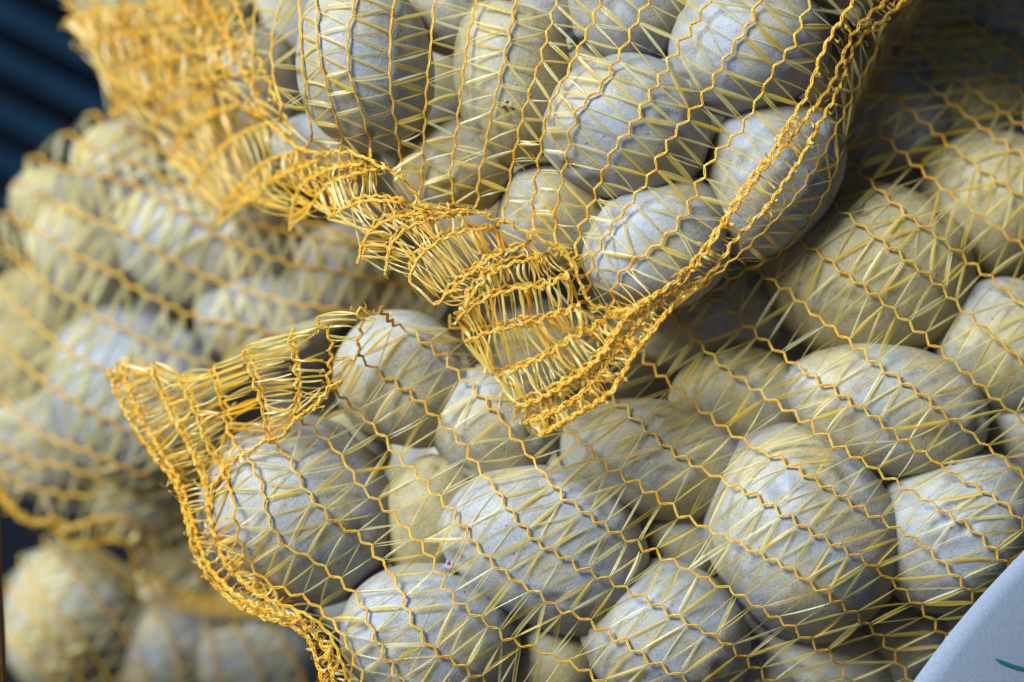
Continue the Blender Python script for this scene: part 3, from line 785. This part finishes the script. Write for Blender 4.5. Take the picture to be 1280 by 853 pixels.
addBm([(1091, 97), (1115, 119), (1136, 138), (1159, 157), (1183, 177), (1207, 196), (1231, 215), (1258, 233), (1280, 247)])
addBm([(1115, 68), (1136, 88), (1163, 109), (1190, 130), (1220, 153), (1251, 176), (1280, 196)])
addBm([(1139, 50), (1156, 66), (1183, 88), (1210, 108), (1234, 126), (1258, 144), (1280, 160)])
addBm([(1166, 36), (1207, 66), (1241, 90), (1280, 118)])
addBm([(1196, 14), (1237, 46), (1280, 75)])
addBm([(1224, -6), (1250, 14), (1280, 36)])
addBm([(1250, -30), (1280, -6)])
LB = Vector(W(800, 800, -120))
SL = make_cord('lower', fb([(262, 640), (268, 606), (290, 578), (312, 566), (334, 552), (352, 545), (372, 522), (392, 508), (412, 486), (430, 474)], 4), thick=1.2, amp=1.5, pitch=9, frizz=1.0)
lower_root = build_net('lower_sack', 'large yellow net sack filling the lower right, its frayed edge curling to the left', Bc, 'lower', base=LB, maxlen=92, seams=[SL],
    shear=lambda x, y: float(np.interp(x, [560, 820, 980], [6, 15, 23])) * float(np.interp(y, [430, 560], [.15, 1])))

build_net('', '', B2c, 'lower', base=LB, root=lower_root, maxlen=75)

# ---- left sack, out of focus -------------------------------------------------
Lc = []
def addL(pts, rim=0, **k):
    q = []
    for j, p_ in enumerate(pts):
        dz = 0
        if rim and j < 2: dz = (-34, -12)[j]
        q.append((p_[0], p_[1], dz + (p_[2] if len(p_) > 2 else 0)))
    k.setdefault('amp', 3.0); k.setdefault('pitch', 13); k.setdefault('thick', 1.22)
    Lc.append(make_cord('left', q, 25 if rim else 60, 40, **k))
addL([(132, 150), (160, 160), (200, 186), (250, 214), (300, 240), (350, 262), (420, 290)], 1)
addL([(99, 175), (122, 187), (160, 200), (205, 222), (250, 246), (300, 274), (350, 288), (420, 302), (500, 318)], 1)
addL([(61, 204), (88, 214), (129, 221), (163, 229), (190, 241), (218, 258), (245, 276), (272, 295), (296, 307), (323, 317), (357, 328), (391, 334), (428, 341), (475, 350), (530, 360)], 1)
addL([(41, 238), (68, 254), (109, 272), (136, 282), (163, 294), (190, 311), (218, 328), (245, 341), (272, 351), (306, 362), (340, 372), (374, 380), (408, 385), (455, 392), (520, 402)], 1)
addL([(24, 277), (51, 291), (85, 314), (112, 328), (143, 341), (163, 356), (190, 372), (218, 385), (248, 397), (289, 404), (323, 413), (354, 419)], 1)
addL([(8, 311), (31, 331), (58, 357), (85, 372), (112, 388), (136, 402), (167, 419), (194, 432), (221, 443), (248, 450), (279, 460)], 1)
addL([(-8, 351), (27, 389), (48, 409), (68, 426), (88, 440), (116, 457), (136, 467), (190, 490), (240, 510)], 0)
addL([(-25, 405), (10, 436), (51, 475), (82, 494), (109, 513), (136, 526), (170, 545), (230, 575)], 0)
addL([(-35, 470), (10, 508), (44, 540), (75, 552), (110, 565), (150, 582), (200, 604), (260, 640)], 0)
addL([(-30, 530), (0, 556), (44, 579), (75, 580), (112, 594), (150, 611), (190, 631), (214, 645), (250, 675)], 0)
addL([(-30, 575), (0, 592), (40, 610), (85, 619), (112, 619), (143, 631), (177, 653), (215, 690), (262, 722)], 0)
LH = dict(thick=1.9, amp=2.0, pitch=10, frizz=.5)
addL([(-30, 582, 2), (-4, 606, 4), (20, 638, 4), (44, 654, 4), (68, 648, 4), (88, 660, 4), (116, 651, 4), (150, 648, 4), (173, 668, 4), (186, 699, 4), (200, 726, 4), (223, 745, 4), (255, 752, 4), (289, 753, 4), (330, 764, 4)], 0, **LH)
addL([(-30, 600, -4), (0, 622, 0), (30, 650, 4), (60, 655, 4), (88, 682, 6), (112, 679, 6), (140, 675, 6), (160, 680, 6), (176, 718, 6), (192, 742, 6), (216, 758, 6), (255, 766, 6), (300, 768, 4)], 0, **LH)
build_net('left_sack', 'blurred yellow net sack at the left against the blue crate', Lc, 'left', base=Vector(W(200, 500, -190)), maxlen=110, wide=6.0, multi=2.0, pale=.5)

# ---- bottom left sack, out of focus -------------------------------------------
Dc = []
def addD(pts, **k): Dc.append(make_cord('bottom', pts, k.pop('e0', 30), 60, amp=2.6, pitch=13, thick=1.05))
addD([(8, 795, -12), (30, 815), (55, 838), (80, 862)])
addD([(24, 750, -8), (48, 780), (78, 815), (105, 856)])
addD([(40, 722, -6), (71, 764), (102, 794), (122, 825), (139, 856)])
addD([(72, 694), (102, 726), (126, 757), (150, 784), (170, 815), (184, 856)])
addD([(118, 690), (163, 735), (184, 753), (201, 777), (218, 815), (226, 856)])
addD([(190, 730), (245, 758), (258, 784), (268, 822), (275, 860)])
addD([(250, 750), (296, 785), (318, 825), (330, 862)])
addD([(310, 760), (346, 790), (368, 825), (384, 862)])
build_net('bottom_sack', 'blurred yellow net sack in the bottom left corner below the dark gap', Dc, 'bottom', base=Vector(W(180, 850, -220)), maxlen=110, wide=4.2, multi=1.3, pale=.2)

# ------------------------------------------------------------------ paper label in the lower right corner
edge = [(1304 - 186 * q + 7 * math.sin(math.pi * q) * -1, 664 + 222 * q - 4 * math.sin(math.pi * q)) for q in np.linspace(0, 1, 11)]
def label_depth(x, y): return 12 - .11 * (x - 1200) + .03 * (y - 800) - .00004 * (x - 1250) ** 2
vt, n = [], 9
for (x, y) in edge:
    for k in range(n):
        q = k / (n - 1)
        X, Y = x + (1390 - x) * q, y + (900 - y) * q * .55 + 20 * q
        vt.append((X, Y, label_depth(X, Y) - 3.5 * (1 - q) ** 3))
vt = np.array(vt)
fc = [(i * n + k, i * n + k + 1, (i + 1) * n + k + 1, (i + 1) * n + k) for i in range(len(edge) - 1) for k in range(n - 1)]
base = Vector(W(1290, 860, 5))
card = mesh_obj('paper_label', W(vt[:, 0], vt[:, 1], vt[:, 2]), fc, M_PAPER, None, base)
card.location = base
sol = card.modifiers.new('thickness', 'SOLIDIFY'); sol.thickness = .0004; sol.offset = 0
tag(card, 'bluish white paper label with a green pen stroke in the lower right corner', 'label')
sp = catmull([(1244, 824), (1256, 829), (1270, 834), (1288, 838)], 2)
sz = np.array([label_depth(x, y) - 3.5 * (1 - max(0, (x - 1160) / 230)) ** 3 for x, y in sp]) + 1.0
nn = np.column_stack([-np.gradient(sp[:, 1]), np.gradient(sp[:, 0])]); nn /= np.linalg.norm(nn, axis=1)[:, None]
hw = np.interp(np.arange(len(sp)), [0, 4, len(sp)], [1.0, 2.0, 1.8])[:, None]
A_, B2 = sp + nn * hw, sp - nn * hw
sv = np.vstack([np.column_stack([A_, sz]), np.column_stack([B2, sz])]); m_ = len(sp)
mesh_obj('pen_stroke', W(sv[:, 0], sv[:, 1], sv[:, 2]), [(i, i + 1, m_ + i + 1, m_ + i) for i in range(m_ - 1)], M_INK, card, base)
